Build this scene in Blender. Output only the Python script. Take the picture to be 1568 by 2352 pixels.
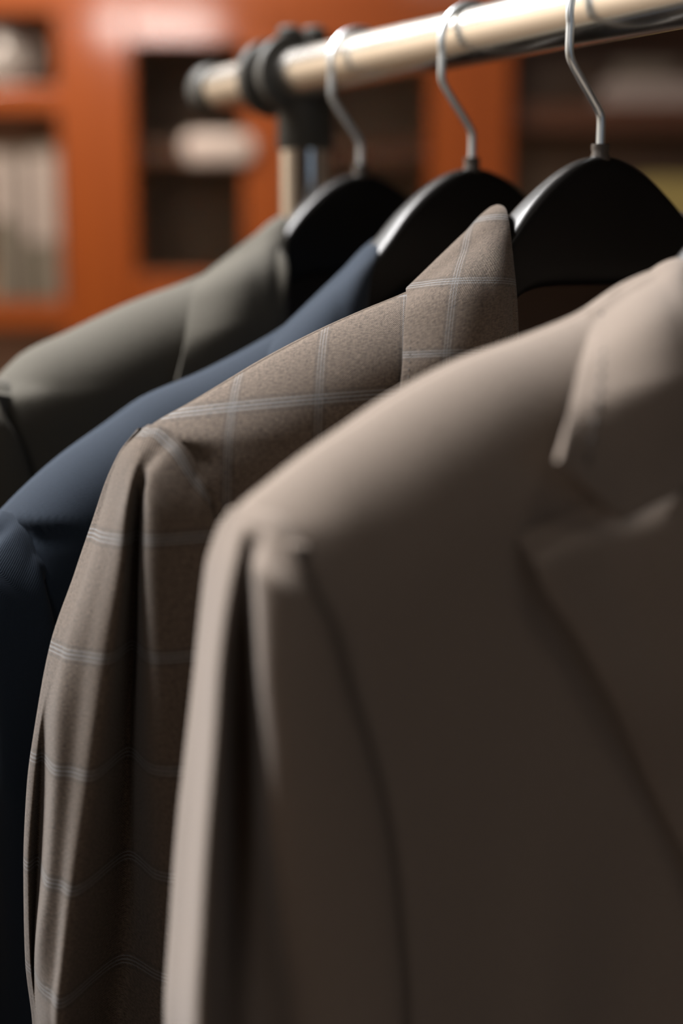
import bpy, bmesh, math, random
import numpy as np
from mathutils import Vector, Matrix
random.seed(4)
for o in list(bpy.data.objects): bpy.data.objects.remove(o, do_unlink=True)
SC = bpy.context.scene
COL = SC.collection
R = math.radians

# ------------------------------------------------------------------ camera
CAM_Z = 1.5
cd = bpy.data.cameras.new('camera'); cam = bpy.data.objects.new('camera', cd); COL.objects.link(cam)
cam.location = (0, 0, CAM_Z); cam.rotation_euler = (R(90 - 10.9), 0, 0)
cd.sensor_fit = 'VERTICAL'; cd.sensor_height = 36; cd.sensor_width = 24; cd.lens = 50
cd.clip_start = 0.02; cd.clip_end = 50
cd.dof.use_dof = True; cd.dof.focus_distance = 0.585; cd.dof.aperture_fstop = 2.7
SC.camera = cam

# ------------------------------------------------------------------ view, world, lights
SC.view_settings.view_transform = 'Standard'; SC.view_settings.look = 'None'
SC.view_settings.gamma = 1; SC.view_settings.use_curve_mapping = False
SC.view_settings.exposure = 0.0
w = bpy.data.worlds.new('world'); SC.world = w; w.use_nodes = True
w.node_tree.nodes['Background'].inputs[0].default_value = (1.0, 0.86, 0.74, 1)
w.node_tree.nodes['Background'].inputs[1].default_value = 0.02

def area_light(name, loc, target, sx, sy, power, color):
    l = bpy.data.lights.new(name, 'AREA'); l.shape = 'RECTANGLE'; l.size = sx; l.size_y = sy
    l.energy = power; l.color = color
    o = bpy.data.objects.new(name, l); COL.objects.link(o); o.location = loc
    o.rotation_euler = (Vector(target) - Vector(loc)).to_track_quat('-Z', 'Y').to_euler()
    return o
# ceiling luminaire above the rack (left of the camera), one down the room, added fills, a cool window behind
area_light('ceiling_light_rack', (-0.72, 1.05, 2.62), (-0.1, 0.75, 1.4), 0.8, 0.8, 92, (1.0, 0.98, 0.975)).data.spread = R(125)
area_light('added_fill_wall', (-1.25, 2.15, 2.66), (-2.4, 1.7, 1.7), 1.0, 0.2, 30, (1.0, 0.91, 0.81)).data.spread = R(125)  # added lamp, brightens the left wall that the rail reflects
area_light('ceiling_light_room', (-0.96, -2.15, 2.60), (-0.4, 2.8, 1.7), 0.6, 0.16, 10.5, (1.0, 0.92, 0.88))
area_light('added_fill_front', (0.45, -0.35, 2.66), (0.1, 0.5, 1.4), 0.5, 0.5, 2.6, (1.0, 0.90, 0.80))  # added overhead fill for the jacket fronts
area_light('added_fill_shelves', (-0.75, 2.0, 2.66), (-0.5, 2.8, 1.75), 1.0, 0.2, 15, (1.0, 0.86, 0.72)).data.spread = R(120)  # added lamp to brighten the bookcase from above
area_light('window_daylight', (1.75, -2.75, 1.75), (0, 0.5, 1.5), 1.3, 1.3, 3.2, (0.42, 0.68, 1.0))

# ------------------------------------------------------------------ helpers
def mat(name, color, rough=0.6, metal=0.0, coat=0.0, coat_rough=0.1, sheen=0.0, spec=0.5):
    m = bpy.data.materials.new(name); m.use_nodes = True
    b = m.node_tree.nodes['Principled BSDF']
    b.inputs['Base Color'].default_value = (*color, 1); b.inputs['Roughness'].default_value = rough
    b.inputs['Metallic'].default_value = metal; b.inputs['Coat Weight'].default_value = coat
    b.inputs['Coat Roughness'].default_value = coat_rough
    b.inputs['Sheen Weight'].default_value = sheen; b.inputs['Sheen Roughness'].default_value = 0.5
    b.inputs['Specular IOR Level'].default_value = spec
    return m

class NT:
    """small node helper"""
    def __init__(s, m): s.t = m.node_tree; s.b = s.t.nodes['Principled BSDF']
    def n(s, kind, **kw):
        x = s.t.nodes.new(kind)
        for k, v in kw.items(): setattr(x, k, v)
        return x
    def put(s, sock, v):
        if hasattr(v, 'is_output') or isinstance(v, bpy.types.NodeSocket): s.t.links.new(v, sock)
        else: sock.default_value = v
    def math(s, op, a, b=None, c=None):
        x = s.n('ShaderNodeMath', operation=op); s.put(x.inputs[0], a)
        if b is not None: s.put(x.inputs[1], b)
        if c is not None: s.put(x.inputs[2], c)
        return x.outputs[0]
    def mix(s, f, a, b):
        x = s.n('ShaderNodeMix', data_type='RGBA'); s.put(x.inputs[0], f)
        for i, v in ((6, a), (7, b)):
            s.put(x.inputs[i], v if not isinstance(v, tuple) else (*v[:3], 1))
        return x.outputs[2]
    def noise(s, vec, scale, detail=2, rough=0.5):
        x = s.n('ShaderNodeTexNoise'); s.t.links.new(vec, x.inputs['Vector'])
        x.inputs['Scale'].default_value = scale; x.inputs['Detail'].default_value = detail
        x.inputs['Roughness'].default_value = rough; return x.outputs[0]
    def scale(s, vec, sc):
        x = s.n('ShaderNodeMapping'); s.t.links.new(vec, x.inputs[0]); x.inputs['Scale'].default_value = sc
        return x.outputs[0]

def wool(name, dark, light, plaid=False, sheen=0.25, contrast=0.5, weave=1.0):
    m = mat(name, dark, rough=0.92, sheen=sheen, spec=0.15); h = NT(m)
    uv = h.n('ShaderNodeUVMap', uv_map='weave').outputs[0]
    slub = h.noise(h.scale(uv, (420, 1900, 1)), 1.0, 3, 0.6)       # threads running across
    warp = h.noise(h.scale(uv, (2400, 300, 1)), 1.0, 2, 0.5)
    blot = h.noise(h.scale(uv, (900, 900, 1)), 1.0, 2, 0.5)
    sep = h.n('ShaderNodeSeparateXYZ'); h.t.links.new(uv, sep.inputs[0])
    tw = h.math('ADD', h.math('MULTIPLY', sep.outputs[0], 2 * math.pi / 0.0011), h.math('MULTIPLY', sep.outputs[1], 2 * math.pi / 0.0009))
    tw = h.math('MULTIPLY_ADD', h.math('SINE', tw), 0.5, 0.5)
    f = h.math('ADD', h.math('MULTIPLY', slub, 0.55), h.math('MULTIPLY', warp, 0.25))
    f = h.math('ADD', f, h.math('MULTIPLY', blot, 0.2))
    f = h.math('MULTIPLY_ADD', h.math('SUBTRACT', f, 0.5), 4.0 * contrast, 0.5)
    f = h.math('ADD', f, h.math('MULTIPLY', h.math('SUBTRACT', tw, 0.5), 0.35 * contrast))
    cl = h.n('ShaderNodeClamp'); h.put(cl.inputs[0], f); f = cl.outputs[0]
    c = h.mix(f, dark, light)
    if plaid:
        pv = h.n('ShaderNodeUVMap', uv_map='plaid').outputs[0]
        ps = h.n('ShaderNodeSeparateXYZ'); h.t.links.new(pv, ps.inputs[0])
        def stripe(x, off, half):       # 1 inside |frac(x)-off|<half
            d = h.math('ABSOLUTE', h.math('SUBTRACT', h.math('FRACT', x), off))
            return h.math('LESS_THAN', d, half)
        def band(x):
            pale = h.math('MAXIMUM', stripe(x, 0.5, 0.008), h.math('MAXIMUM', stripe(x, 0.535, 0.006), stripe(x, 0.465, 0.006)))
            drk = h.math('MAXIMUM', h.math('MAXIMUM', stripe(x, 0.565, 0.012), stripe(x, 0.435, 0.012)), h.math('MAXIMUM', stripe(x, 0.518, 0.006), stripe(x, 0.482, 0.006)))
            return pale, drk
        p1, d1 = band(ps.outputs[0]); p2, d2 = band(ps.outputs[1])
        c = h.mix(h.math('MULTIPLY', h.math('MAXIMUM', d1, d2), 0.34), c, (0.022, 0.020, 0.018))
        c = h.mix(h.math('MAXIMUM', h.math('MULTIPLY', p1, 0.22), h.math('MULTIPLY', p2, 0.34)), c, (0.17, 0.20, 0.225))
    h.t.links.new(c, h.b.inputs['Base Color'])
    bp = h.n('ShaderNodeBump'); bp.inputs['Strength'].default_value = 0.35 * weave
    bp.inputs['Distance'].default_value = 0.0004
    h.put(bp.inputs['Height'], h.math('ADD', f, h.math('MULTIPLY', tw, 0.5)))
    h.t.links.new(bp.outputs[0], h.b.inputs['Normal'])
    return m

def wood(name, dark, light, rough=0.35, coat=0.5, coat_rough=0.3, axis=2):
    m = mat(name, dark, rough=rough, coat=coat, coat_rough=coat_rough); h = NT(m)
    tc = h.n('ShaderNodeTexCoord').outputs['Object']
    sc = [22, 22, 22]; sc[axis] = 1.6
    a = h.noise(h.scale(tc, tuple(sc)), 1.0, 5, 0.6)
    r = h.n('ShaderNodeMapRange'); h.put(r.inputs[0], a); r.inputs[1].default_value = 0.3; r.inputs[2].default_value = 0.7
    h.t.links.new(h.mix(r.outputs[0], dark, light), h.b.inputs['Base Color'])
    return m

def plaster(name, color, var=0.06):
    m = mat(name, color, rough=0.85); h = NT(m)
    tc = h.n('ShaderNodeTexCoord').outputs['Object']
    a = h.noise(tc, 3.0, 4, 0.6)
    h.t.links.new(h.mix(a, tuple(c * (1 - var) for c in color), tuple(min(1, c * (1 + var)) for c in color)), h.b.inputs['Base Color'])
    return m

M = {}
M['tan'] = wool('taupe_wool', (0.094, 0.071, 0.053), (0.205, 0.168, 0.140), contrast=0.3, sheen=0.10)
M['plaid'] = wool('brown_windowpane_wool', (0.026, 0.0185, 0.013), (0.115, 0.088, 0.067), plaid=True, contrast=0.85, weave=1.3, sheen=0.08)
M['navy'] = wool('navy_wool', (0.0042, 0.0080, 0.0145), (0.0105, 0.0185, 0.031), contrast=0.3, sheen=0.05)
M['grey'] = wool('grey_wool', (0.032, 0.029, 0.0215), (0.068, 0.061, 0.048), contrast=0.35, sheen=0.08)
M['lining_brown'] = mat('brown_satin_lining', (0.085, 0.055, 0.040), rough=0.5, spec=0.3)
M['lining_navy'] = mat('navy_satin_lining', (0.008, 0.010, 0.018), rough=0.45, spec=0.3)
M['thread'] = mat('dark_thread', (0.030, 0.024, 0.019), rough=0.8)
M['black'] = mat('black_plastic', (0.0055, 0.005, 0.0045), rough=0.36, spec=0.16)
M['ferrule'] = mat('worn_black_plastic', (0.045, 0.036, 0.028), rough=0.42)
M['chrome'] = mat('chrome', (0.84, 0.80, 0.74), rough=0.235, metal=1.0)
M['post_chrome'] = mat('bright_chrome', (0.84, 0.82, 0.79), rough=0.10, metal=1.0)
M['wire'] = mat('zinc_wire', (0.74, 0.80, 0.82), rough=0.36, metal=1.0)
M['fitting'] = mat('dark_grey_plastic', (0.034, 0.032, 0.027), rough=0.48, spec=0.35)
def scratch(m, s):
    h = NT(m); tc = h.n('ShaderNodeTexCoord').outputs['Object']
    a = h.noise(tc, s, 3, 0.6)
    r = h.n('ShaderNodeMapRange'); h.put(r.inputs[0], a)
    r0 = h.b.inputs['Roughness'].default_value
    r.inputs[3].default_value = r0 * 0.8; r.inputs[4].default_value = r0 * 1.25
    h.t.links.new(r.outputs[0], h.b.inputs['Roughness'])
for k, s in (('black', 60), ('ferrule', 300), ('chrome', 25), ('post_chrome', 25), ('wire', 80), ('fitting', 90), ('lining_brown', 40), ('lining_navy', 40), ('thread', 900)): scratch(M[k], s)

def link(name, me, material, parent=None, smooth=True):
    me.materials.append(material)
    if smooth: me.polygons.foreach_set('use_smooth', [True] * len(me.polygons))
    o = bpy.data.objects.new(name, me); COL.objects.link(o)
    if parent: o.parent = parent
    return o
def tag(o, label=None, cat=None, group=None, kind=None):
    for k, v in (('label', label), ('category', cat), ('group', group), ('kind', kind)):
        if v: o[k] = v
    return o
def empty(name, loc, rz=0):
    o = bpy.data.objects.new(name, None); COL.objects.link(o); o.location = loc; o.rotation_euler = (0, 0, rz)
    o.empty_display_size = 0.05; return o

def pchip(x, y, xi):
    """monotone cubic through y (rows = samples) at xi"""
    x = np.asarray(x, float); y = np.asarray(y, float); h = np.diff(x)[:, None]; dlt = np.diff(y, axis=0) / h
    d = np.zeros_like(y)
    if len(x) > 2:
        w1 = 2 * h[1:] + h[:-1]; w2 = h[1:] + 2 * h[:-1]
        same = dlt[:-1] * dlt[1:] > 0
        with np.errstate(all='ignore'):
            v = (w1 + w2) / (w1 / dlt[:-1] + w2 / dlt[1:])
        d[1:-1] = np.where(same, v, 0)
    d[0] = dlt[0]; d[-1] = dlt[-1]
    i = np.clip(np.searchsorted(x, xi, side='right') - 1, 0, len(x) - 2)
    t = ((xi - x[i]) / (x[i + 1] - x[i]))[:, None]; hh = h[i]
    return ((1 + 2 * t) * (1 - t) ** 2 * y[i] + t * (1 - t) ** 2 * hh * d[i] + t * t * (3 - 2 * t) * y[i + 1] + t * t * (t - 1) * hh * d[i + 1])
def catmull(y, n):
    """smooth curve through the points y, n samples"""
    y = np.asarray(y, float); k = len(y)
    P = np.vstack([2 * y[0] - y[1], y, 2 * y[-1] - y[-2]])
    out = []
    for q in np.linspace(0, k - 1, n):
        i = min(int(q), k - 2); t = q - i; a, b, c, d = P[i], P[i + 1], P[i + 2], P[i + 3]
        out.append(0.5 * ((2 * b) + (-a + c) * t + (2 * a - 5 * b + 4 * c - d) * t * t + (-a + 3 * b - 3 * c + d) * t ** 3))
    return np.array(out)
def sm(x, a, b):
    t = min(1, max(0, (x - a) / (b - a))); return t * t * (3 - 2 * t)

def grid(name, P, material, parent, uvw=None, uvp=None, closed=False, thick=0, mirror=False, subdiv=0, offset=-1):
    """P: rows x cols x 3 in metres -> one mesh object with its own weave and pattern coordinates"""
    P = np.array(P, float)
    if mirror: P = P.copy(); P[..., 0] *= -1
    nr, nc = P.shape[:2]
    verts = [tuple(v) for v in P.reshape(-1, 3)]
    faces = []; uvs = []
    cc = nc if closed else nc - 1
    if uvw is None:
        du = np.zeros((nr, nc + 1)); nxt = np.roll(P, -1, axis=1)
        seg = np.linalg.norm(nxt - P, axis=2).mean(axis=0); du[:, 1:] = np.cumsum(seg)[None, :]
        dv = np.zeros((nr, nc + 1)); sv = np.linalg.norm(np.diff(P, axis=0), axis=2)
        dv[1:, :nc] = -np.cumsum(sv, axis=0); dv[:, nc] = dv[:, 0]
        uvw = np.stack([du, dv], axis=2)
    if uvp is None: uvp = uvw
    F = []
    for r in range(nr - 1):
        for c in range(cc):
            c2 = (c + 1) % nc
            f = (r * nc + c, r * nc + c2, (r + 1) * nc + c2, (r + 1) * nc + c)
            uu = [(r, c), (r, c + 1), (r + 1, c + 1), (r + 1, c)]
            if mirror: f = f[::-1]; uu = uu[::-1]
            faces.append(f); F.extend(uu)
    me = bpy.data.meshes.new(name); me.from_pydata(verts, [], faces)
    idx = np.array(F)
    for nm, U in (('weave', uvw), ('plaid', uvp)):
        l = me.uv_layers.new(name=nm); l.data.foreach_set('uv', np.ascontiguousarray(U[idx[:, 0], idx[:, 1]]).ravel().astype(np.float32))
    o = link(name, me, material, parent)
    if thick:
        s = o.modifiers.new('thickness', 'SOLIDIFY'); s.thickness = thick; s.offset = offset
    return o

def from_bm(name, bm, material, parent=None, smooth=True):
    bmesh.ops.recalc_face_normals(bm, faces=bm.faces)
    for e in bm.edges:
        if len(e.link_faces) == 2 and e.calc_face_angle() > R(48): e.smooth = False
    me = bpy.data.meshes.new(name); bm.to_mesh(me); bm.free()
    return link(name, me, material, parent, smooth)
def bm_box(bm, x0, x1, y0, y1, z0, z1, bev=0.0):
    r = bmesh.ops.create_cube(bm, size=1); vs = r['verts']
    for v in vs: v.co = Vector(((x0 + x1) / 2 + v.co.x * (x1 - x0), (y0 + y1) / 2 + v.co.y * (y1 - y0), (z0 + z1) / 2 + v.co.z * (z1 - z0)))
    if bev:
        es = list({e for v in vs for e in v.link_edges})
        bmesh.ops.bevel(bm, geom=es, offset=bev, segments=2, affect='EDGES', profile=0.5)
def box(name, dims, material, parent=None, bev=0.0):
    bm = bmesh.new(); bm_box(bm, *dims, bev=bev); o = from_bm(name, bm, material, parent, smooth=False); return o
def tube_pts(bm, pts, rad, seg=20, cap=True):
    """swept round tube; rad a number or list"""
    pts = [Vector(p) for p in pts]; n = len(pts)
    rs = rad if isinstance(rad, (list, tuple)) else [rad] * n
    up = None; rings = []
    for i, p in enumerate(pts):
        t = (pts[min(i + 1, n - 1)] - pts[max(i - 1, 0)]).normalized()
        if up is None:
            up = Vector((0, 1, 0)) if abs(t.y) < 0.9 else Vector((0, 0, 1))
        a = (up - t * up.dot(t)).normalized(); b = t.cross(a); up = a
        rings.append([bm.verts.new(p + (a * math.cos(2 * math.pi * k / seg) + b * math.sin(2 * math.pi * k / seg)) * rs[i]) for k in range(seg)])
    for i in range(n - 1):
        for k in range(seg): bm.faces.new((rings[i][k], rings[i][(k + 1) % seg], rings[i + 1][(k + 1) % seg], rings[i + 1][k]))
    if cap: bm.faces.new(rings[0][::-1]); bm.faces.new(rings[-1])
def lathe(name, prof, material, parent=None, seg=48, loc=(0, 0, 0)):
    bm = bmesh.new(); rings = []
    for r, z in prof: rings.append([bm.verts.new((loc[0] + r * math.cos(2 * math.pi * k / seg), loc[1] + r * math.sin(2 * math.pi * k / seg), loc[2] + z)) for k in range(seg)])
    for i in range(len(rings) - 1):
        for k in range(seg): bm.faces.new((rings[i][k], rings[i][(k + 1) % seg], rings[i + 1][(k + 1) % seg], rings[i + 1][k]))
    bm.faces.new(rings[0][::-1]); bm.faces.new(rings[-1])
    return from_bm(name, bm, material, parent)

# ------------------------------------------------------------------ the room
wall_m = plaster('wall_paint', (0.72, 0.63, 0.52)); ceil_m = plaster('ceiling_paint', (0.16, 0.13, 0.10)); dim_m = plaster('brown_wall_paint', (0.10, 0.075, 0.055))
floor_m = wood('floor_wood', (0.18, 0.13, 0.09), (0.27, 0.20, 0.145), rough=0.45, coat=0.1, axis=1)
X0, X1, Y0, Y1, ZT = -2.4, 2.4, -3.0, 3.2, 2.7
for nm, dm, mm in (('floor', (X0, X1, Y0, Y1, -0.1, 0), floor_m), ('ceiling', (X0, X1, Y0, Y1, ZT, ZT + 0.1), ceil_m),
                   ('wall_back', (X0, X1, Y1, Y1 + 0.1, 0, ZT), wall_m), ('wall_front', (X0, X1, Y0 - 0.1, Y0, 0, ZT), dim_m),
                   ('wall_left', (X0 - 0.1, X0, Y0, Y1, 0, ZT), wall_m), ('wall_right', (X1, X1 + 0.1, Y0, Y1, 0, ZT), dim_m)):
    tag(box(nm, dm, mm), kind='structure')

# ------------------------------------------------------------------ bookcase against the back wall
W_UP = wood('orange_varnished_wood', (0.30, 0.056, 0.0012), (0.39, 0.082, 0.0018), rough=0.42, coat=0.85, coat_rough=0.09)
W_HOR = wood('orange_varnished_wood_rails', (0.30, 0.056, 0.0012), (0.39, 0.082, 0.0018), rough=0.42, coat=0.85, coat_rough=0.09, axis=0)
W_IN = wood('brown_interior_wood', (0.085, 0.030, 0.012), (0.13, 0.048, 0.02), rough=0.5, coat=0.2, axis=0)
W_DK = wood('dark_back_board', (0.40, 0.27, 0.18), (0.50, 0.35, 0.24), rough=0.6, coat=0.0)
FY = 2.8; BY = 3.14
bc = tag(empty('bookcase', (0, FY, 0)), 'orange varnished wooden bookcase with glass doors against the back wall', 'bookcase')
def part(name, x0, x1, y0, y1, z0, z1, m, parent=bc, bev=0.003, label=None):
    o = box(name, (x0, x1, y0 - FY, y1 - FY, z0, z1), m, parent, bev)
    if label: o['label'] = label
    return o
part('back_panel', -1.30, 1.30, BY - 0.015, BY, 0.10, 2.02, W_DK)
part('plinth', -1.30, 1.30, FY + 0.03, BY - 0.016, 0.0, 0.10, W_HOR)
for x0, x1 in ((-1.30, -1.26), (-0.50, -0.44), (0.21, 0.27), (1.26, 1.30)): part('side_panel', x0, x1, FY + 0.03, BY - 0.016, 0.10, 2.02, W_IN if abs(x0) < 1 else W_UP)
for x0, x1 in ((-1.30, -1.22), (-0.540, -0.402), (0.172, 0.322), (1.22, 1.30)): part('stile', x0, x1, FY, FY + 0.029, 0.10, 1.915, W_UP)
part('top_rail', -1.30, 1.30, FY - 0.001, FY + 0.029, 1.916, 2.02, W_HOR)
part('cornice', -1.34, 1.34, FY - 0.05, BY, 2.021, 2.06, W_HOR, bev=0.012)
# the open bays
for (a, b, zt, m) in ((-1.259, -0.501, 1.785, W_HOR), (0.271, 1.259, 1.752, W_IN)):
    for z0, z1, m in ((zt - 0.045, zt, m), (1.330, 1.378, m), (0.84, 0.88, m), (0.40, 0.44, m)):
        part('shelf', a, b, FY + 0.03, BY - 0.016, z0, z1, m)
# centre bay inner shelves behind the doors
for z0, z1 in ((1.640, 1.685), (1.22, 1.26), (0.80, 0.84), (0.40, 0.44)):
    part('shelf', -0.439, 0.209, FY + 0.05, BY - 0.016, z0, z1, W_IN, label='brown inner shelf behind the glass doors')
# two glazed doors
glass = mat('door_glass', (0.9, 0.9, 0.88), rough=0.06, spec=0.5)
gb = glass.node_tree.nodes['Principled BSDF']; gb.inputs['Transmission Weight'].default_value = 1.0; gb.inputs['IOR'].default_value = 1.02
scratch(glass, 3)
def door(x0, x1, sl, sr):
    bm = bmesh.new()
    y0, y1 = -0.0, 0.028
    for dm in ((x0, x0 + sl, y0, y1, 0.12, 1.914), (x1 - sr, x1, y0, y1, 0.12, 1.914)): bm_box(bm, *dm, bev=0.003)
    d = from_bm('door', bm, W_UP, bc, smooth=False)
    for z0, z1 in ((1.862, 1.914), (1.33, 1.432), (0.12, 0.2)):
        bm = bmesh.new(); bm_box(bm, x0 + sl, x1 - sr, y0 + 0.001, y1, z0, z1, bev=0.003)
        from_bm('door_rail', bm, W_HOR, d, smooth=False)
    for z0, z1 in ((1.432, 1.862), (0.2, 1.33)):
        bm = bmesh.new(); bm_box(bm, x0 + sl, x1 - sr, 0.012, 0.015, z0, z1)
        from_bm('glass_pane', bm, glass, d, smooth=False)
    return d
d1 = door(-0.401, -0.133, 0.004, 0.054)
d2 = door(-0.131, 0.171, 0.054, 0.004)
pl = mat('pale_finish', (0.72, 0.62, 0.58), rough=0.35); scratch(pl, 30)
bm = bmesh.new(); tube_pts(bm, [(-0.300, -0.012, 1.668), (-0.285, -0.012, 1.668), (-0.185, -0.012, 1.668), (-0.168, -0.012, 1.668)], [0.018, 0.028, 0.028, 0.018], 24)
for v in bm.verts: v.co.y = -0.012 + (v.co.y + 0.012) * 0.4
o = from_bm('pale_shape', bm, pl, d1); o['label'] = 'unidentified pale rounded shape on the glass door'  # pale oval of unknown identity, modelled as a flattened tube

# books and things on the open shelves
def spine_book(x, wd, z0, h, dep, cover, lab, labz, label, lean=0.0):
    e = empty('book', (x, FY + 0.035, z0)); e.rotation_euler = (0, lean, 0)
    bm = bmesh.new(); bm_box(bm, -wd / 2, wd / 2, 0, dep, 0, h, bev=0.0025); from_bm('cover', bm, cover, e, smooth=False)
    bm = bmesh.new(); bm_box(bm, -wd / 2 + 0.0015, wd / 2 - 0.0015, -0.0012, -0.0001, labz[0], labz[1]); from_bm('spine_label', bm, lab, e, smooth=False)
    tag(e, label, 'book', 'books standing on the lower left shelf'); return e
cov = plaster('grey_green_cloth_cover', (0.17, 0.155, 0.12)); cov2 = plaster('taupe_cloth_cover', (0.21, 0.18, 0.15))
lab1 = plaster('pale_paper_label', (0.50, 0.43, 0.40)); lab2 = plaster('cream_paper_label', (0.43, 0.37, 0.34))
xs = [(-0.669, 0.030, 0.290, 0), (-0.6375, 0.027, 0.288, 1), (-0.598, 0.031, 0.292, 0), (-0.566, 0.030, 0.294, 1), (-0.5345, 0.024, 0.286, 0)]
desc = ['grey-green book with pale spine label, cut by the left edge of the photo', 'taupe book with short cream spine label, just left of the dark gap',
        'grey-green book with long pale spine label, just right of the dark gap', 'tallest book of the row, taupe with a long cream spine label',
        'slim grey-green book nearest the orange upright, with a dimmer label']
for (x, wd, h, k), ds_, lz in zip(xs, desc, ((0.16, 0.28), (0.15, 0.275), (0.115, 0.28), (0.115, 0.28), (0.15, 0.275))):
    spine_book(x, wd, 1.3785, h, 0.20, (cov, cov2)[k], (lab1, lab2)[k], lz, ds_)
# jug in the top left compartment
jug = tag(empty('jug', (-0.655, FY + 0.075, 1.7855)), 'pale glazed jug with round handle on the top left shelf', 'jug')
cer = mat('pale_glaze', (0.38, 0.35, 0.33), rough=0.18, coat=0.5); scratch(cer, 12)
lathe('body', [(0.030, 0), (0.038, 0.004), (0.046, 0.03), (0.046, 0.055), (0.036, 0.082), (0.030, 0.095), (0.036, 0.112), (0.033, 0.112), (0.027, 0.095), (0.02, 0.08)], cer, jug)
bm = bmesh.new(); tube_pts(bm, [(0.030 + 0.034 * math.sin(a), -0.012, 0.06 + 0.034 * math.cos(a)) for a in np.linspace(0.15, math.pi - 0.15, 14)], 0.006, 12)
from_bm('handle', bm, cer, jug)
# flat boxes on the right hand shelf
bx1 = plaster('pale_card', (0.40, 0.34, 0.33)); bx2 = plaster('grey_card', (0.19, 0.165, 0.14)); bx3 = plaster('olive_card', (0.42, 0.34, 0.12))
def lid_box(x0, x1, y0, y1, z0, z1, m, label, rz=0):
    e = empty('storage_box', ((x0 + x1) / 2, (y0 + y1) / 2, z0)); e.rotation_euler.z = rz
    w_, d_, h_ = (x1 - x0) / 2, (y1 - y0) / 2, z1 - z0
    bm = bmesh.new(); bm_box(bm, -w_, w_, -d_, d_, 0, h_ * 0.62, bev=0.002); from_bm('base', bm, m, e, smooth=False)
    bm = bmesh.new(); bm_box(bm, -w_ - 0.002, w_ + 0.002, -d_ - 0.002, d_ + 0.002, h_ * 0.63, h_, bev=0.002); from_bm('lid', bm, m, e, smooth=False)
    return tag(e, label, 'box')
lid_box(0.512, 0.74, FY + 0.035, FY + 0.20, 1.7525, 1.797, bx1, 'pale flat lidded box lying on the upper right shelf')
lid_box(0.535, 0.64, FY + 0.045, FY + 0.18, 1.7977, 1.830, bx2, 'small grey lidded box stacked on the pale flat box')
lid_box(0.590, 0.74, FY + 0.035, FY + 0.20, 1.379, 1.615, bx3, 'tall olive yellow lidded box on the lower right shelf')

# ------------------------------------------------------------------ the clothes rack
PX, PY, PZ = 0.06471, 0.73889, 1.59817          # a point on the rail axis
DX, DY = -0.49670, 0.86793                      # direction of the rail, away from the camera
HANG = math.atan2(-0.49670, -0.86793)           # local x = wearer's right shoulder, local y = chest
def on_rail(t): return (PX + DX * t, PY + DY * t, PZ)
RR = 0.014
# rack local frame: x along the rail (towards the far end)
rack = tag(empty('clothes_rack', (PX + DX * 0.197, PY + DY * 0.197, 0), math.atan2(DY, DX)), 'chrome tube clothes rack with black plastic corner fittings', 'clothes rack')
def rod(name, pts, rad, m, parent, seg=40, label=None):
    bm = bmesh.new(); tube_pts(bm, pts, rad, seg); o = from_bm(name, bm, m, parent)
    if label: o['label'] = label
    return o
rz = PZ
rail = rod('rail', [(-1.20, 0, rz), (0.106, 0, rz)], RR, M['chrome'], rack, 64, 'chrome horizontal rail')
def cap_end(x, sgn):
    prof = [(0.0165, -0.004), (0.0172, 0.0), (0.0172, 0.010), (0.0155, 0.015), (0.010, 0.018), (0.0, 0.019)]
    return rod('end_cap', [(x + sgn * p[1], 0, rz) for p in prof], [max(p[0], 0.0004) for p in prof], M['fitting'], rack, 40, 'black plastic end cap')
cap_end(0.102, 1); cap_end(-1.19, -1)
for xp in (0.0, -1.08):
    py = -0.012
    rod('post', [(xp, py, 0.06), (xp, py, rz - 0.040)], 0.0158, M['post_chrome'], rack, 48, 'chrome upright post')
    rod('foot_tube', [(xp, -0.26, 0.045), (xp, 0.26, 0.045)], 0.0152, M['chrome'], rack, 32)
    for ys in (-0.235, 0.235):
        f_ = rod('caster', [(xp - 0.012, ys, 0.026), (xp + 0.012, ys, 0.026)], 0.024, M['fitting'], rack, 32)
    # tee fitting: socket on the post, sleeve round the rail with two flanges and two screw lugs
    c = rod('corner_fitting', [(xp, py, rz - 0.0445), (xp, py, rz - 0.0435), (xp, py, rz - 0.004)], [0.0170, 0.0178, 0.0174], M['fitting'], rack, 48, 'black plastic tee fitting')
    rod('sleeve', [(xp - 0.010, 0, rz), (xp + 0.026, 0, rz)], 0.0175, M['fitting'], c, 48)
    for q in (-0.006, 0.020):
        prof = [(-0.0055, 0.0185), (-0.004, 0.0235), (0.004, 0.0235), (0.0055, 0.0185)]
        rod('flange', [(xp + q + a, 0, rz) for a, _ in prof], [b for _, b in prof], M['fitting'], c, 48)
    for q, qy in ((-0.003, 0.0), (-0.009, -0.014)):
        rod('screw_lug', [(xp + q, qy, rz + 0.008), (xp + q, qy, rz + 0.0265), (xp + q, qy, rz + 0.0285)], [0.0080, 0.0075, 0.005], M['fitting'], c, 28)

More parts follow.
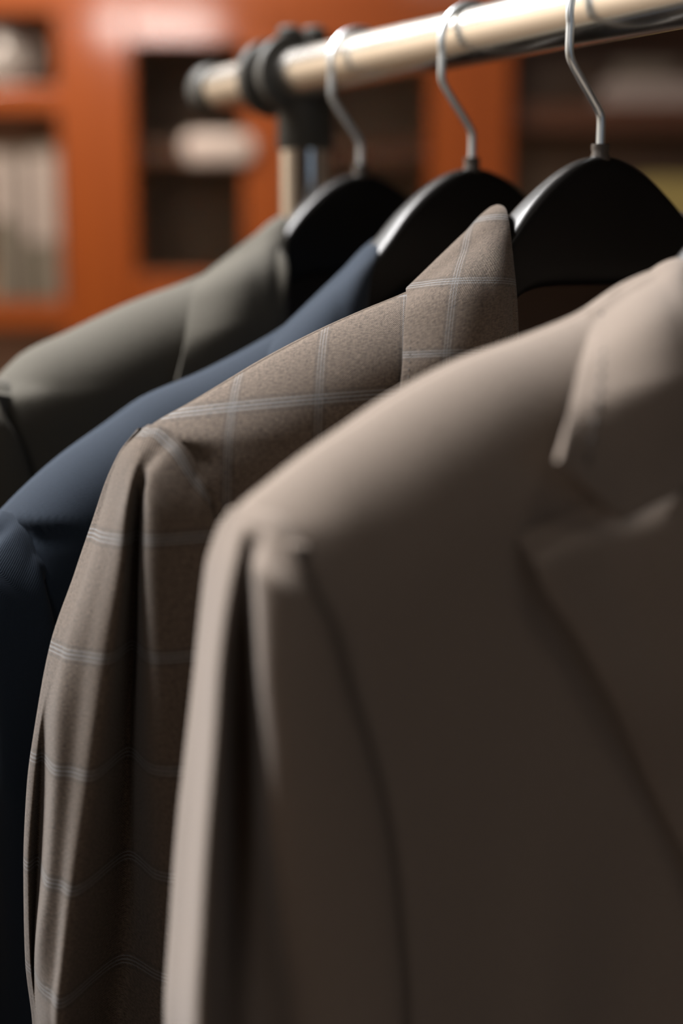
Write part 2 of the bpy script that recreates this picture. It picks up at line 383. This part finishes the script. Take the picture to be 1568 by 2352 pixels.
# ------------------------------------------------------------------ hangers
def make_hanger():
    e = empty('coat_hanger', (0, 0, 0))
    # wire hook: straight shank, S bend, loop over the rail
    pts = [(0, 0, -0.066), (0, 0, -0.052), (0, 0, -0.0455)]
    pts += [(0.0015, 0, -0.0425), (0.0175, 0, -0.0235), (0.0192, 0, -0.0195)]
    a0 = math.asin(-0.006 / 0.0192)
    lp = []
    cx, cz, rr = 0.0, -0.0030, 0.0194
    for a in np.linspace(R(-14), R(186), 40): lp.append((cx + rr * math.cos(a), 0, cz + rr * math.sin(a)))
    ctrl = [Vector(p) for p in pts] + [Vector(p) for p in lp]
    fine = [ctrl[0]]
    for i in range(len(ctrl) - 1):
        for k in (1, 2, 3): fine.append(ctrl[i].lerp(ctrl[i + 1], k / 3))
    for _ in range(2): fine = [fine[0]] + [(fine[i - 1] + fine[i] * 2 + fine[i + 1]) / 4 for i in range(1, len(fine) - 1)] + [fine[-1]]
    rad = [0.0019] * len(fine); rad[-1] = 0.0012
    bm = bmesh.new(); tube_pts(bm, fine, rad, 20); h = from_bm('hook', bm, M['wire'], e); h['label'] = 'bright zinc wire hook'
    lathe('ferrule', [(0.0030, -0.0575), (0.0040, -0.0572), (0.0041, -0.0590), (0.0037, -0.0610), (0.0050, -0.0640), (0.0050, -0.068)], M['ferrule'], e, 32)
    # moulded shoulder body: loft of rounded sections
    S = [0, 6, 13, 20, 28, 36, 44, 52, 64, 80, 100, 125, 150, 175, 195, 208, 214, 216]
    top = [-62.5, -62.9, -64.8, -68, -73, -79.2, -86.5, -95.5, -108, -122, -139, -153, -165, -176, -186, -193, -197, -200]
    bot = [-119, -119, -119, -119, -119.3, -120, -122, -127, -136, -149, -163, -176, -187, -197, -205, -208, -208, -206]
    th = [6.4, 6.4, 6.6, 6.8, 7.2, 7.8, 8.4, 9.2, 10.5, 12.5, 14.5, 17, 19, 20, 19.5, 16, 10, 4]
    s_all = np.array([-s for s in S[:0:-1]] + S, float)
    tb = np.array([[a, b, c] for a, b, c in zip(top, bot, th)]); tb = np.vstack([tb[:0:-1], tb])
    si = np.concatenate([np.linspace(-216, 216, 140)])
    v = pchip(s_all, tb, si)
    rings = []; K = 56
    for s, (zt, zb, t) in zip(si, v):
        ring = []; zc = (zt + zb) / 2; hh = (zt - zb) / 2
        for k in range(K):
            a = 2 * math.pi * k / K; ca, sa = math.cos(a), math.sin(a); ex = 2 / 3.4
            nn = math.copysign(abs(ca) ** ex, ca) * t; zz = math.copysign(abs(sa) ** (2 / 7.5), sa) * hh
            ring.append((s / 1000, nn / 1000, (zc + zz) / 1000))
        rings.append(ring)
    bm = bmesh.new(); vr = [[bm.verts.new(p) for p in r] for r in rings]
    for i in range(len(vr) - 1):
        for k in range(K): bm.faces.new((vr[i][k], vr[i][(k + 1) % K], vr[i + 1][(k + 1) % K], vr[i + 1][k]))
    bm.faces.new(vr[0][::-1]); bm.faces.new(vr[-1])
    b = from_bm('shoulder_form', bm, M['black'], e); b['label'] = 'broad black plastic shoulder form'
    return e
def place(e, t, rz=0, label=None, group=None):
    e.location = on_rail(t); e.rotation_euler = (0, 0, HANG + rz)
    tag(e, label, 'hanger', group); return e
def copy_tree(o, parent=None):
    c = o.copy(); COL.objects.link(c); c.parent = parent
    for ch in list(o.children): copy_tree(ch, c)
    return c
T1, T2, T3, T4 = 0.1085, -0.002, -0.1012, -0.225
proto = make_hanger()
GH = 'coat hangers on the rail'
kids = [proto] + [copy_tree(proto) for _ in range(3)]
place(kids[0], T1, 0, 'black coat hanger holding the olive grey jacket, farthest along the rail', GH)
place(kids[1], T2, R(0), 'black coat hanger holding the navy jacket, middle of the three visible ones', GH)
place(kids[2], T3, R(0), 'black coat hanger holding the checked brown jacket, sharpest and nearest visible', GH)
place(kids[3], T4, R(0), 'black coat hanger inside the foreground taupe jacket, mostly hidden', GH)
for k in (1, 2): kids[k].location.z += (-0.0012, 0.0)[k - 1]

# ------------------------------------------------------------------ jackets
# sleeve control rows, each point (across, towards the chest side, height) in millimetres from the hook centre
COLLAR4 = [(0, -47, -138), (55, -43, -135), (88, -20, -127), (107, 0, -124), (113, 9, -128), (121, 18, -133), (132, 28, -139), (144, 39, -149), (161, 54, -163)]
LAPEL4 = (163, 46, -188)
LAPOUT4 = [(148, -218), (124, -258), (99, -303)]
SLEEVE_A = [[(240,-5,-180),(241,2,-178),(240,6,-177),(239,12,-177),(239,18,-177),(239,24,-179),(239,30,-183),(239,34,-187)],
  [(240,-15,-188),(243,0,-184),(245,12,-183),(244,17,-183),(243,22,-185),(243,28,-186),(240,35,-190),(236,38,-195)],
  [(241,-22,-202),(246,-4,-198),(250,18,-193),(244,13,-195),(245,20,-193),(249,33,-192),(243,41,-197),(231,41,-207)],
  [(244,-24,-230),(249,-6,-225),(255,20,-217),(241,4,-223),(241,13,-221),(250,36,-215),(242,44,-217),(226,42,-225)],
  [(248,-24,-259),(252,-6,-252),(258,22,-243),(240,0,-253),(239,10,-250),(248,37,-240),(237,45,-240),(218,42,-248)],
  [(252,-24,-288),(255,-6,-281),(261,23,-269),(241,0,-282),(238,10,-279),(245,35,-268),(231,44,-267),(212,42,-272)],
  [(255,-24,-318),(258,-6,-310),(263,23,-296),(243,0,-311),(237,10,-308),(240,32,-298),(226,42,-297),(208,42,-301)],
  [(258,-24,-357),(261,-6,-347),(265,23,-331),(245,2,-348),(235,12,-345),(234,29,-337),(222,40,-335),(205,42,-339)]]
SLEEVE_B = [[(220,-6,-171),(219,-3,-170),(219,0,-169),(219,3,-168),(219,7,-168),(217,11,-168),(215,17,-171),(213,22,-175),(211,28,-183),(208,33,-192)],
  [(223,-18,-181),(225,-12,-181),(226,-6,-180),(227,0,-179),(228,7,-178),(228,14,-179),(227,18,-183),(227,26,-185),(219,35,-196),(207,38,-206)],
  [(229,-26,-201),(230,-18,-200),(232,-10,-199),(233,-2,-197),(234,8,-196),(235,20,-194),(227,13,-195),(230,29,-194),(219,38,-207),(205,40,-223)],
  [(239,-28,-228),(240,-18,-225),(241,-10,-224),(242,-2,-222),(241,8,-220),(238,21,-218),(227,6,-222),(232,31,-218),(220,40,-229),(203,42,-243)],
  [(251,-28,-258),(252,-18,-256),(252,-10,-254),(252,-2,-252),(249,8,-250),(243,21,-247),(227,0,-255),(232,31,-248),(219,40,-256),(201,42,-268)],
  [(258,-28,-288),(259,-20,-286),(258,-16,-285),(259,0,-280),(254,9,-278),(248,21,-275),(228,-3,-286),(232,31,-277),(219,40,-283),(199,42,-293)],
  [(263,-28,-315),(263,-19,-312),(259,-21,-313),(262,2,-305),(258,10,-303),(252,21,-300),(229,-5,-314),(231,28,-302),(219,40,-304),(198,42,-313)],
  [(266,-28,-352),(267,-18,-348),(262,-22,-351),(266,2,-340),(263,11,-337),(258,21,-334),(230,-6,-352),(229,26,-339),(217,38,-337),(196,42,-340)],
  [(267,-28,-391),(268,-18,-386),(266,-20,-387),(270,0,-377),(267,11,-372),(264,21,-369),(234,-5,-389),(227,24,-377),(215,38,-373),(195,42,-377)],
  [(265,-28,-421),(267,-18,-415),(268,-12,-412),(270,0,-405),(270,11,-400),(267,21,-395),(238,-4,-417),(226,24,-406),(214,38,-402),(193,42,-406)]]
RIDGE = [(66, -106), (75, -110), (99, -120), (119, -126.5), (140, -134), (164, -144), (183, -153), (200, -161), (217, -169), (222, -173)]
RIDGE4 = [(61, -105), (85, -112), (105, -122), (131, -130), (158, -137), (183, -147), (199, -155), (215, -163), (230, -172), (239, -178), (242, -182)]
RIDGE2 = [(76, -124), (85, -128), (113, -143), (150, -159), (179, -169), (196, -179), (223, -195), (248, -215), (252, -219)]
RIDGE1 = [(60, -100), (73, -106), (100, -118), (140, -131), (177, -146), (201, -156), (212, -165), (218, -171)]

def build_jacket(name, t, mkey, lining, ridge, sleeve, sshift, cshift, bshift, seed, uoff=0.0, edge_s=0, rz=0.0, zstretch=1.0, lapel_tip=None, stitch=True, A_=None, B_=None, lap_out=None, hh=45, chest=7):
    rnd = random.Random(seed)
    root = empty(name, on_rail(t), HANG + rz); mt = M[mkey]
    rs = np.array([r[0] for r in ridge], float); rzv = np.array([[r[1]] for r in ridge], float)
    tip = rs[-1]; ds, dz = sshift
    # sleeve edge line (where the sleeve lies over the body), s as a function of z
    ed = [(row[-1][0] + ds, row[-1][2] + dz) for row in sleeve]
    seam = [(p[0] + ds, p[2] + dz) for p in sleeve[0][-5:-1]]; pts_ = [(tip, rzv[-1, 0])]
    for p in seam + ed:
        if p[1] < pts_[-1][1] - 1.5: pts_.append(p)
    ed_z = np.array([-e[1] for e in pts_], float); ed_s = np.array([[e[0]] for e in pts_], float)
    def edge(z): return float(pchip(ed_z, ed_s, np.array([min(max(-z, ed_z[0]), ed_z[-1])]))[0, 0])
    ez = np.array([0, 90, 130, 187, 240, 300, 380, 450, 520, 640, 790], float)
    es = np.array([72, 72, 75, 74, 63, 43, 18, 4, -2, -4, 10], float)[:, None] + cshift[0]
    def e_of(z): return float(pchip(ez, es, np.array([min(-z, 789.0)]))[0, 0])
    def nfront(s, wdp, a, z):
        h = hh - (hh - 34) * sm(a, 0.8, 1.0); q = min(1, wdp / h)
        n = (38 - 4 * sm(a, 0.85, 1.0)) * math.sqrt(max(0, 1 - (1 - q) ** 2))
        n += chest * math.exp(-((a - (0.45 if chest < 8 else 0.1)) / 0.28) ** 2) * sm(wdp, 30, 200 if chest < 8 else 110)
        n += 3.2 * math.sin(s / 11.0 + 1.1 + seed + z * 0.004) * sm(wdp, 90, 260) * (1 - sm(a, 0.6, 0.8))
        n -= 2 * sm(wdp, 30, 80) * sm(a, 0.92, 1.0) ** 2 + 34 * sm(wdp, 60, 120) * sm(a, 0.96, 1.0)
        return n
    NC, NRW = 60, 90
    drops = np.concatenate([np.linspace(0, 1, 26)[:-1] ** 1.7 * 60, np.linspace(60, 620, NRW - 25)])
    def panel(front, inner=0.0):
        P = np.zeros((len(drops), NC, 3)); U = np.zeros((len(drops), NC + 1, 2))
        for ci, a in enumerate(np.linspace(0, 1, NC)):
            sT = rs[0] + a * (tip - rs[0]) if front else a * tip
            zT = float(pchip(rs, rzv, np.array([max(sT, rs[0])]))[0, 0]) - (0 if sT >= rs[0] else (rs[0] - sT) * 0.05)
            for ri, wd in enumerate(drops):
                z = zT - wd
                zz = zT - wd * ((790 + zT) / 620.0) if wd > 60 else z
                zz = z if wd <= 60 else (zT - 60) - (wd - 60) / 560.0 * (790 + zT - 60)
                z = zz; wdd = zT - z
                e_ = e_of(z) if front else 0.0
                S_ = edge(z) + (11 * sm(wdd, 20, 90) if front else -10 * sm(wdd, 5, 60))
                tgt = e_ + a * (S_ - e_)
                k = sm(wdd, 0, 55 - 47 * sm(a, 0.75, 1.0))
                s = sT + (tgt - sT) * k
                if front: n = nfront(s, wdd, a, z) - inner
                else:
                    h = 46 - 20 * sm(a, 0.8, 1); q = min(1, wdd / h)
                    n = -(30 * math.sqrt(max(0, 1 - (1 - q) ** 2)) + 4 * math.sin(a * 9 + seed) * sm(wdd, 60, 250)) + 26 * sm(wdd, 60, 120) * sm(a, 0.9, 1.0) + inner
                    n *= 1 - 0.7 * sm(a, 0.75, 1.0) * (1 - sm(wdd, 40, 100))
                P[ri, ci] = (s / 1000, n / 1000, z / 1000); U[ri, ci] = ((s - 0.65 * n) / 1000, (z - 0.2 * n) / 1000)
            U[:, NC] = U[:, NC - 1]
        return P, U
    Pf, Uf = panel(True); Pb, Ub = panel(False)
    PU = lambda U, ou, ov: np.stack([(U[..., 0] - ou) / 0.039 + 0.5, (U[..., 1] - ov) / 0.0445 + 0.5], axis=2)
    up, vp = 0.140, -0.165
    grid('front_panel', Pf, mt, root, Uf, PU(Uf, up, vp), thick=0.0015)
    grid('front_panel', Pf, mt, root, Uf, PU(Uf, up, vp), thick=0.0015, mirror=True)
    # back: both halves as one mesh
    Pbb = np.concatenate([Pb[:, :0:-1] * np.array([-1, 1, 1]), Pb], axis=1)
    grid('back_panel', Pbb[:, ::-1], mt, root, thick=0.0012)
    Pl = Pbb.copy(); Pl[..., 1] += 0.0035; Pl[:3, :, 2] -= 0.002
    grid('lining', Pl[2:], M[lining], root)
    # sleeves
    rows = []
    for i, row in enumerate(sleeve):
        r = [(p[0] + ds, p[1], p[2] + dz) for p in row]
        sf, se = r[0], r[-1]
        if i == 0:
            back = [(se[0] - 2, 26, se[2] - 18), (se[0] - 12, 4, se[2] - 34), (se[0] - 16, -20, se[2] - 26), (sf[0] - 19, -30, sf[2] - 18), (sf[0] - 9, -19, sf[2] - 7)]
        else:
            zz = (sf[2] + se[2]) / 2
            back = [(se[0] - 3, 24, se[2] - 6), (se[0] - 1, -2, zz), (se[0] + 10, -26, zz), ((sf[0] + se[0]) / 2 + 6, -38, zz), (sf[0] - (15 if i < 3 else 10), -37, sf[2])]
        back = [((min(p[0], sf[0] - 0.5 * (-p[1] + sf[1]) - 3) if p[1] < sf[1] else p[0]), p[1], p[2]) for p in back]
        rows.append(r + back)
    rows = np.array(rows, float)
    last = rows[-1]
    for zz in (-520, -640, -780):
        nr_ = last.copy(); nr_[:, 2] = zz + (last[:, 2] - last[:, 2].mean()) * 0.3
        f = 1 - (-zz - 400) * 0.00022
        nr_[:, 0] = last[:, 0].mean() + (last[:, 0] - last[:, 0].mean()) * f; nr_[:, 1] = last[:, 1] * (0.9 + 0.1 * f)
        rows = np.concatenate([rows, nr_[None]])
    nr, ncl = rows.shape[:2]
    # densify: across (periodic), then down
    K = 132
    dense = np.zeros((nr, K, 3))
    for i in range(nr):
        ring = np.concatenate([rows[i][-3:], rows[i], rows[i][:4]]); x = np.arange(len(ring)) - 3.0
        dense[i] = catmull_at(ring, np.linspace(0, ncl, K, endpoint=False) + 3)
    zk = np.array([0] + list(np.cumsum([max(6, abs(dense[i + 1, :, 2].mean() - dense[i, :, 2].mean())) for i in range(nr - 1)])))
    zi = np.concatenate([np.linspace(0, zk[len(sleeve) - 1], 130), np.linspace(zk[len(sleeve) - 1], zk[-1], 30)[1:]])
    flat = pchip(zk, dense.reshape(nr, -1), zi).reshape(len(zi), K, 3)
    SP = flat / 1000.0
    U = np.zeros((len(zi), K + 1, 2)); seg = np.linalg.norm(np.roll(SP, -1, axis=1) - SP, axis=2)
    U[:, 1:, 0] = np.cumsum(seg, axis=1) * 1.0; U[:, :K, 1] = SP[..., 2] - 0.12 * SP[..., 1]; U[:, K, 1] = U[:, 0, 1]
    UP = U.copy(); UP[..., 0] = 0.0; UP[..., 1] = (UP[..., 1] + 0.2105) / 0.0445 + 0.5
    dist = np.concatenate([np.zeros((1, K)), np.cumsum(np.linalg.norm(np.diff(SP, axis=0), axis=2), axis=0)]); dist = np.concatenate([dist, dist[:, :1]], axis=1)
    near = 0.5 + (dist - 0.0035) / 0.0445; w_ = np.clip((dist - 0.009) / 0.005, 0, 1)
    UP[..., 1] = near * (1 - w_) + UP[..., 1] * w_
    U[..., 1] = -dist
    rim = SP[:1].copy(); rim[..., 0] -= 0.012; rim[..., 1] *= 0.78; rim[..., 2] -= 0.003      # seam allowance tucked into the body
    SP = np.concatenate([rim, SP]); U = np.concatenate([U[:1], U]); UP = np.concatenate([UP[:1], UP]); U[0, :, 1] += 0.012
    grid('sleeve', SP, mt, root, U, UP, closed=True)
    grid('sleeve', SP, mt, root, U, UP, closed=True, mirror=True)
    # collar: fold line A, outer edge B, inner stand D
    cs, cz = cshift; bs, bz = bshift
    A = [(0, -40, -91), (26, -35, -88), (42, -20, -84.5), (49, -4, -86), (54, 6, -94), (59, 15, -106), (64, 25, -121), (68, 33, -140), (70, 42, -163)]
    B = [(0, -47, -134), (60, -43, -131), (84, -22, -121.5), (99, -3, -119.8), (107, 10, -123), (114, 20, -127), (120, 28, -136), (128, 39, -152), (136, 44.5, -171)]
    A = A_ or A; B = B_ or B
    D = [(0, -34, -125), (24, -29, -122), (42, -18, -119), (52, -8, -120), (58, 0, -127), (63, 8, -138), (68, 18, -150), (72, 27, -160), (74, 37, -174)]
    if not A_: A = [(a + (cs if i > 0 else 0), b, c + cz) for i, (a, b, c) in enumerate(A)]
    if not B_: B = [(a + (bs if i > 0 else 0), b, c + bz) for i, (a, b, c) in enumerate(B)]
    D = [(A[0][0], A[0][1] + 6, A[0][2] - 34)] + [(a + 0 + 4 * min(1, i / 6), b - 8, c - 34 + 22 * (i / 8)) for i, (a, b, c) in list(enumerate(A))[1:]]
    nt = 46
    Ai, Bi, Di = catmull(A, nt), catmull(B, nt), catmull(D, nt)
    ncol = 26; half = []
    for i in range(nt):
        a, b, d = Ai[i], Bi[i], Di[i]; row = []
        fr = i / (nt - 1)
        for q in np.linspace(0, 1, 7)[:-1]:
            p = d + (a - d) * q; row.append(p)
        out = np.array([1.0, 0, 0]) if i > 0 else np.array([0, -1.0, 0])
        dirv = b - a
        for q in np.linspace(0, 1, ncol):
            p = a + dirv * q
            bul = math.sin(math.pi * q) * (1.6 + 10.0 * sm(fr, 0.45, 0.72) * (1 - 0.95 * sm(fr, 0.86, 1.0))) + 2.0 * (1 - q) * math.sin(math.pi * min(1, q * 3))
            p = p + np.array([0.25, 0.35 + 0.65 * sm(fr, 0.45, 0.8), 0.6 - 0.5 * sm(fr, 0.5, 0.9)]) * bul * (1 if fr > 0.25 else 0.5)
            # front edge: the end of the leaf runs down to the notch
            if fr > 0.86:
                kk = sm(fr, 0.86, 1.0)
                sag = np.interp(q, [0, 0.25, 0.68, 1.0], [0, -9, -20, 0]); p = p + np.array([0, 0.5 * kk, sag * kk])
            row.append(p)
        half.append(row)
    half = np.array(half)
    full = np.concatenate([half[:0:-1] * np.array([-1, 1, 1]), half]) / 1000.0
    nR, nC = full.shape[:2]
    U = np.zeros((nR, nC + 1, 2)); sg = np.linalg.norm(np.diff(full, axis=1), axis=2)
    U[:, 1:nC, 0] = np.cumsum(sg, axis=1); U[:, nC, 0] = U[:, nC - 1, 0]
    mid = full[:, -1]; ln = np.concatenate([[0], np.cumsum(np.linalg.norm(np.diff(mid, axis=0), axis=1))]); ln -= ln[nt - 1]
    U[..., 1] = -ln[:, None]
    UP = U.copy(); xs_ = full[..., 0] - 0.9 * full[..., 1]; UP[..., 0] = (np.concatenate([xs_, xs_[:, -1:]], axis=1) - 0.0707) / 0.039 + 0.5; zf = np.concatenate([full[..., 2] - 0.1 * full[..., 1], full[:, -1:, 2] - 0.1 * full[:, -1:, 1]], axis=1); UP[..., 1] = (zf + 0.1187) / 0.0285 + 0.5
    col = grid('collar', full, mt, root, U, UP, thick=0.0022, offset=0)
    bv = col.modifiers.new('edge', 'BEVEL'); bv.width = 0.0009; bv.segments = 2; bv.limit_method = 'ANGLE'; bv.angle_limit = R(60)
    # lapels
    tx, tn, tz = lapel_tip or (139, 46, -196)
    def bodyn(s, z):
        zr = float(pchip(rs, rzv, np.array([max(min(s, tip), rs[0])]))[0, 0]); a = (s - e_of(z)) / max(10, (edge(z) + 6 - e_of(z)))
        return nfront(s, max(0, zr - z), min(1, max(0, a)), z)
    gs_ = tx - 139; gor = np.array([(70 + cs, tz + 24), (84 + gs_, tz + 20), (111 + gs_, tz + 7.5), (125 + gs_, tz + 4.5), (tx, tz)], float)
    lo_ = lap_out or [(124, -228), (100, -271), (73, -319)]; out_z = np.array([-tz] + [-q[1] for q in lo_] + [389, 450, 520], float); out_s = np.array([[tx]] + [[q[0]] for q in lo_] + [[lo_[-1][0] - 35], [12], [3]], float)
    LN, LM = 70, 34; LP = np.zeros((LN, LM, 3))
    for i, v in enumerate(np.linspace(0, 1, LN) ** 1.25):
        for j, q in enumerate(np.linspace(0, 1, LM)):
            gs = np.interp(q, [0, .26, .66, .83, 1], gor[:, 0]); gz = np.interp(q, [0, .26, .66, .83, 1], gor[:, 1])
            z = gz + (-515 - gz) * v
            inn = e_of(z)
            outr = float(pchip(out_z, out_s, np.array([min(max(-z, -tz), 520)]))[0, 0])
            sv = inn + (outr - inn) * q
            k = sm(v, 0, 0.10); s = gs + (sv - gs) * k
            lift = 3.0 + 4.5 * q + 5.0 * math.sin(math.pi * q) * sm(v, 0, .25) + 3.2 * (1 - 0.6 * q) * math.sin(26 * v + 3 * q + seed) * sm(v, .05, .2)
            lift = lift * (0.25 + 0.75 * sm(v, 0.0, 0.03)) + (17.0 - 13.5 * sm(q, 0.25, 0.75)) * sm(v, 0, 0.03) * (1 - sm(v, 0.05, 0.32))
            if q > 0.93: lift -= 1.5 * ((q - 0.93) / 0.07) ** 2
            if v > 0.9: lift *= 0.6
            LP[i, j] = (s / 1000, (bodyn(s, z) + lift) / 1000, z / 1000)
    U = np.zeros((LN, LM + 1, 2)); U[:, :LM, 0] = LP[..., 0] - 0.65 * LP[..., 1]; U[:, :LM, 1] = LP[..., 2]; U[:, LM] = U[:, LM - 1]
    for mir in (False, True):
        lo = grid('lapel', LP, mt, root, U, PU(U, up, vp), thick=0.0024, mirror=mir, offset=0)
        bv = lo.modifiers.new('edge', 'BEVEL'); bv.width = 0.0009; bv.segments = 2; bv.limit_method = 'ANGLE'; bv.angle_limit = R(60)
    # prick stitching just inside the collar edge
    if stitch:
        bm = bmesh.new(); ec = full[nt - 1:, -4] if stitch == 'wide' else full[nt - 1:, -2]
        ed2 = full[nt - 1:, -1]
        cum = np.concatenate([[0], np.cumsum(np.linalg.norm(np.diff(ec, axis=0), axis=1))])
        start = cum[int(len(cum) * 0.45)]; q = start; step, ln_ = (0.0062, 0.0036) if stitch == 'wide' else (0.0034, 0.0017)
        while q + ln_ < cum[-1] - 0.004:
            pa = Vector([np.interp(q, cum, ec[:, k]) for k in range(3)]); pb = Vector([np.interp(q + ln_, cum, ec[:, k]) for k in range(3)])
            off = Vector((0.0003, 0.0011, 0.0002))
            r_ = 0.0009 if stitch == 'wide' else 0.00028
            tube_pts(bm, [pa + off, pa.lerp(pb, .5) + off * 1.25, pb + off], [r_ * 0.6, r_, r_ * 0.6], 8); q += step
        st = from_bm('stitching', bm, M['thread'], col); st['label'] = 'row of dark stitches along the collar edge'
    return root

def catmull_at(ring, xi):
    out = []
    for q in xi:
        i = int(q); t = q - i; a, b, c, d = ring[i - 1], ring[i], ring[i + 1], ring[i + 2]
        out.append(0.5 * ((2 * b) + (-a + c) * t + (2 * a - 5 * b + 4 * c - d) * t * t + (-a + 3 * b - 3 * c + d) * t ** 3))
    return np.array(out)

j = build_jacket('suit_jacket', T4, 'tan', 'lining_brown', RIDGE4, SLEEVE_A, (0, 0), (12, -6), (0, 0), 1.0, stitch='wide', hh=50, chest=13,
    A_=[(0, -40, -112), (30, -36, -111), (50, -22, -109), (60, -6, -106), (67, 5, -108), (72, 14, -114), (77, 27, -126), (82, 42, -143), (84, 55, -164)],
    lapel_tip=LAPEL4, B_=COLLAR4, lap_out=LAPOUT4)
tag(j, 'plain taupe wool suit jacket, blurred in the foreground, with notched lapel showing', 'jacket', 'suit jackets hanging on the rail')
j = build_jacket('suit_jacket', T3, 'plaid', 'lining_brown', RIDGE, SLEEVE_B, (0, 0), (0, 0), (0, 0), 2.3, stitch='fine', hh=38)
tag(j, 'brown wool suit jacket with thin pale blue windowpane check, in sharp focus', 'jacket', 'suit jackets hanging on the rail')
j = build_jacket('suit_jacket', T2, 'navy', 'lining_navy', RIDGE2, SLEEVE_B, (33, -46), (2, -14), (12, -25), 3.1, lapel_tip=(139, 46, -220), stitch=None,
    A_=[(0, -40, -103), (26, -35, -101), (43, -20, -98.5), (51, -3, -100), (59, 6, -105), (69, 16, -114), (77, 26, -128), (82, 33, -142), (84, 42, -165)])
tag(j, 'navy blue suit jacket hanging behind the brown checked jacket', 'jacket', 'suit jackets hanging on the rail')
j = build_jacket('suit_jacket', T1, 'grey', 'lining_brown', RIDGE1, SLEEVE_A, (-13, 12), (-2, -2), (0, 0), 4.2, stitch=None, hh=40)
tag(j, 'plain olive grey suit jacket hanging farthest back, next to the post', 'jacket', 'suit jackets hanging on the rail')
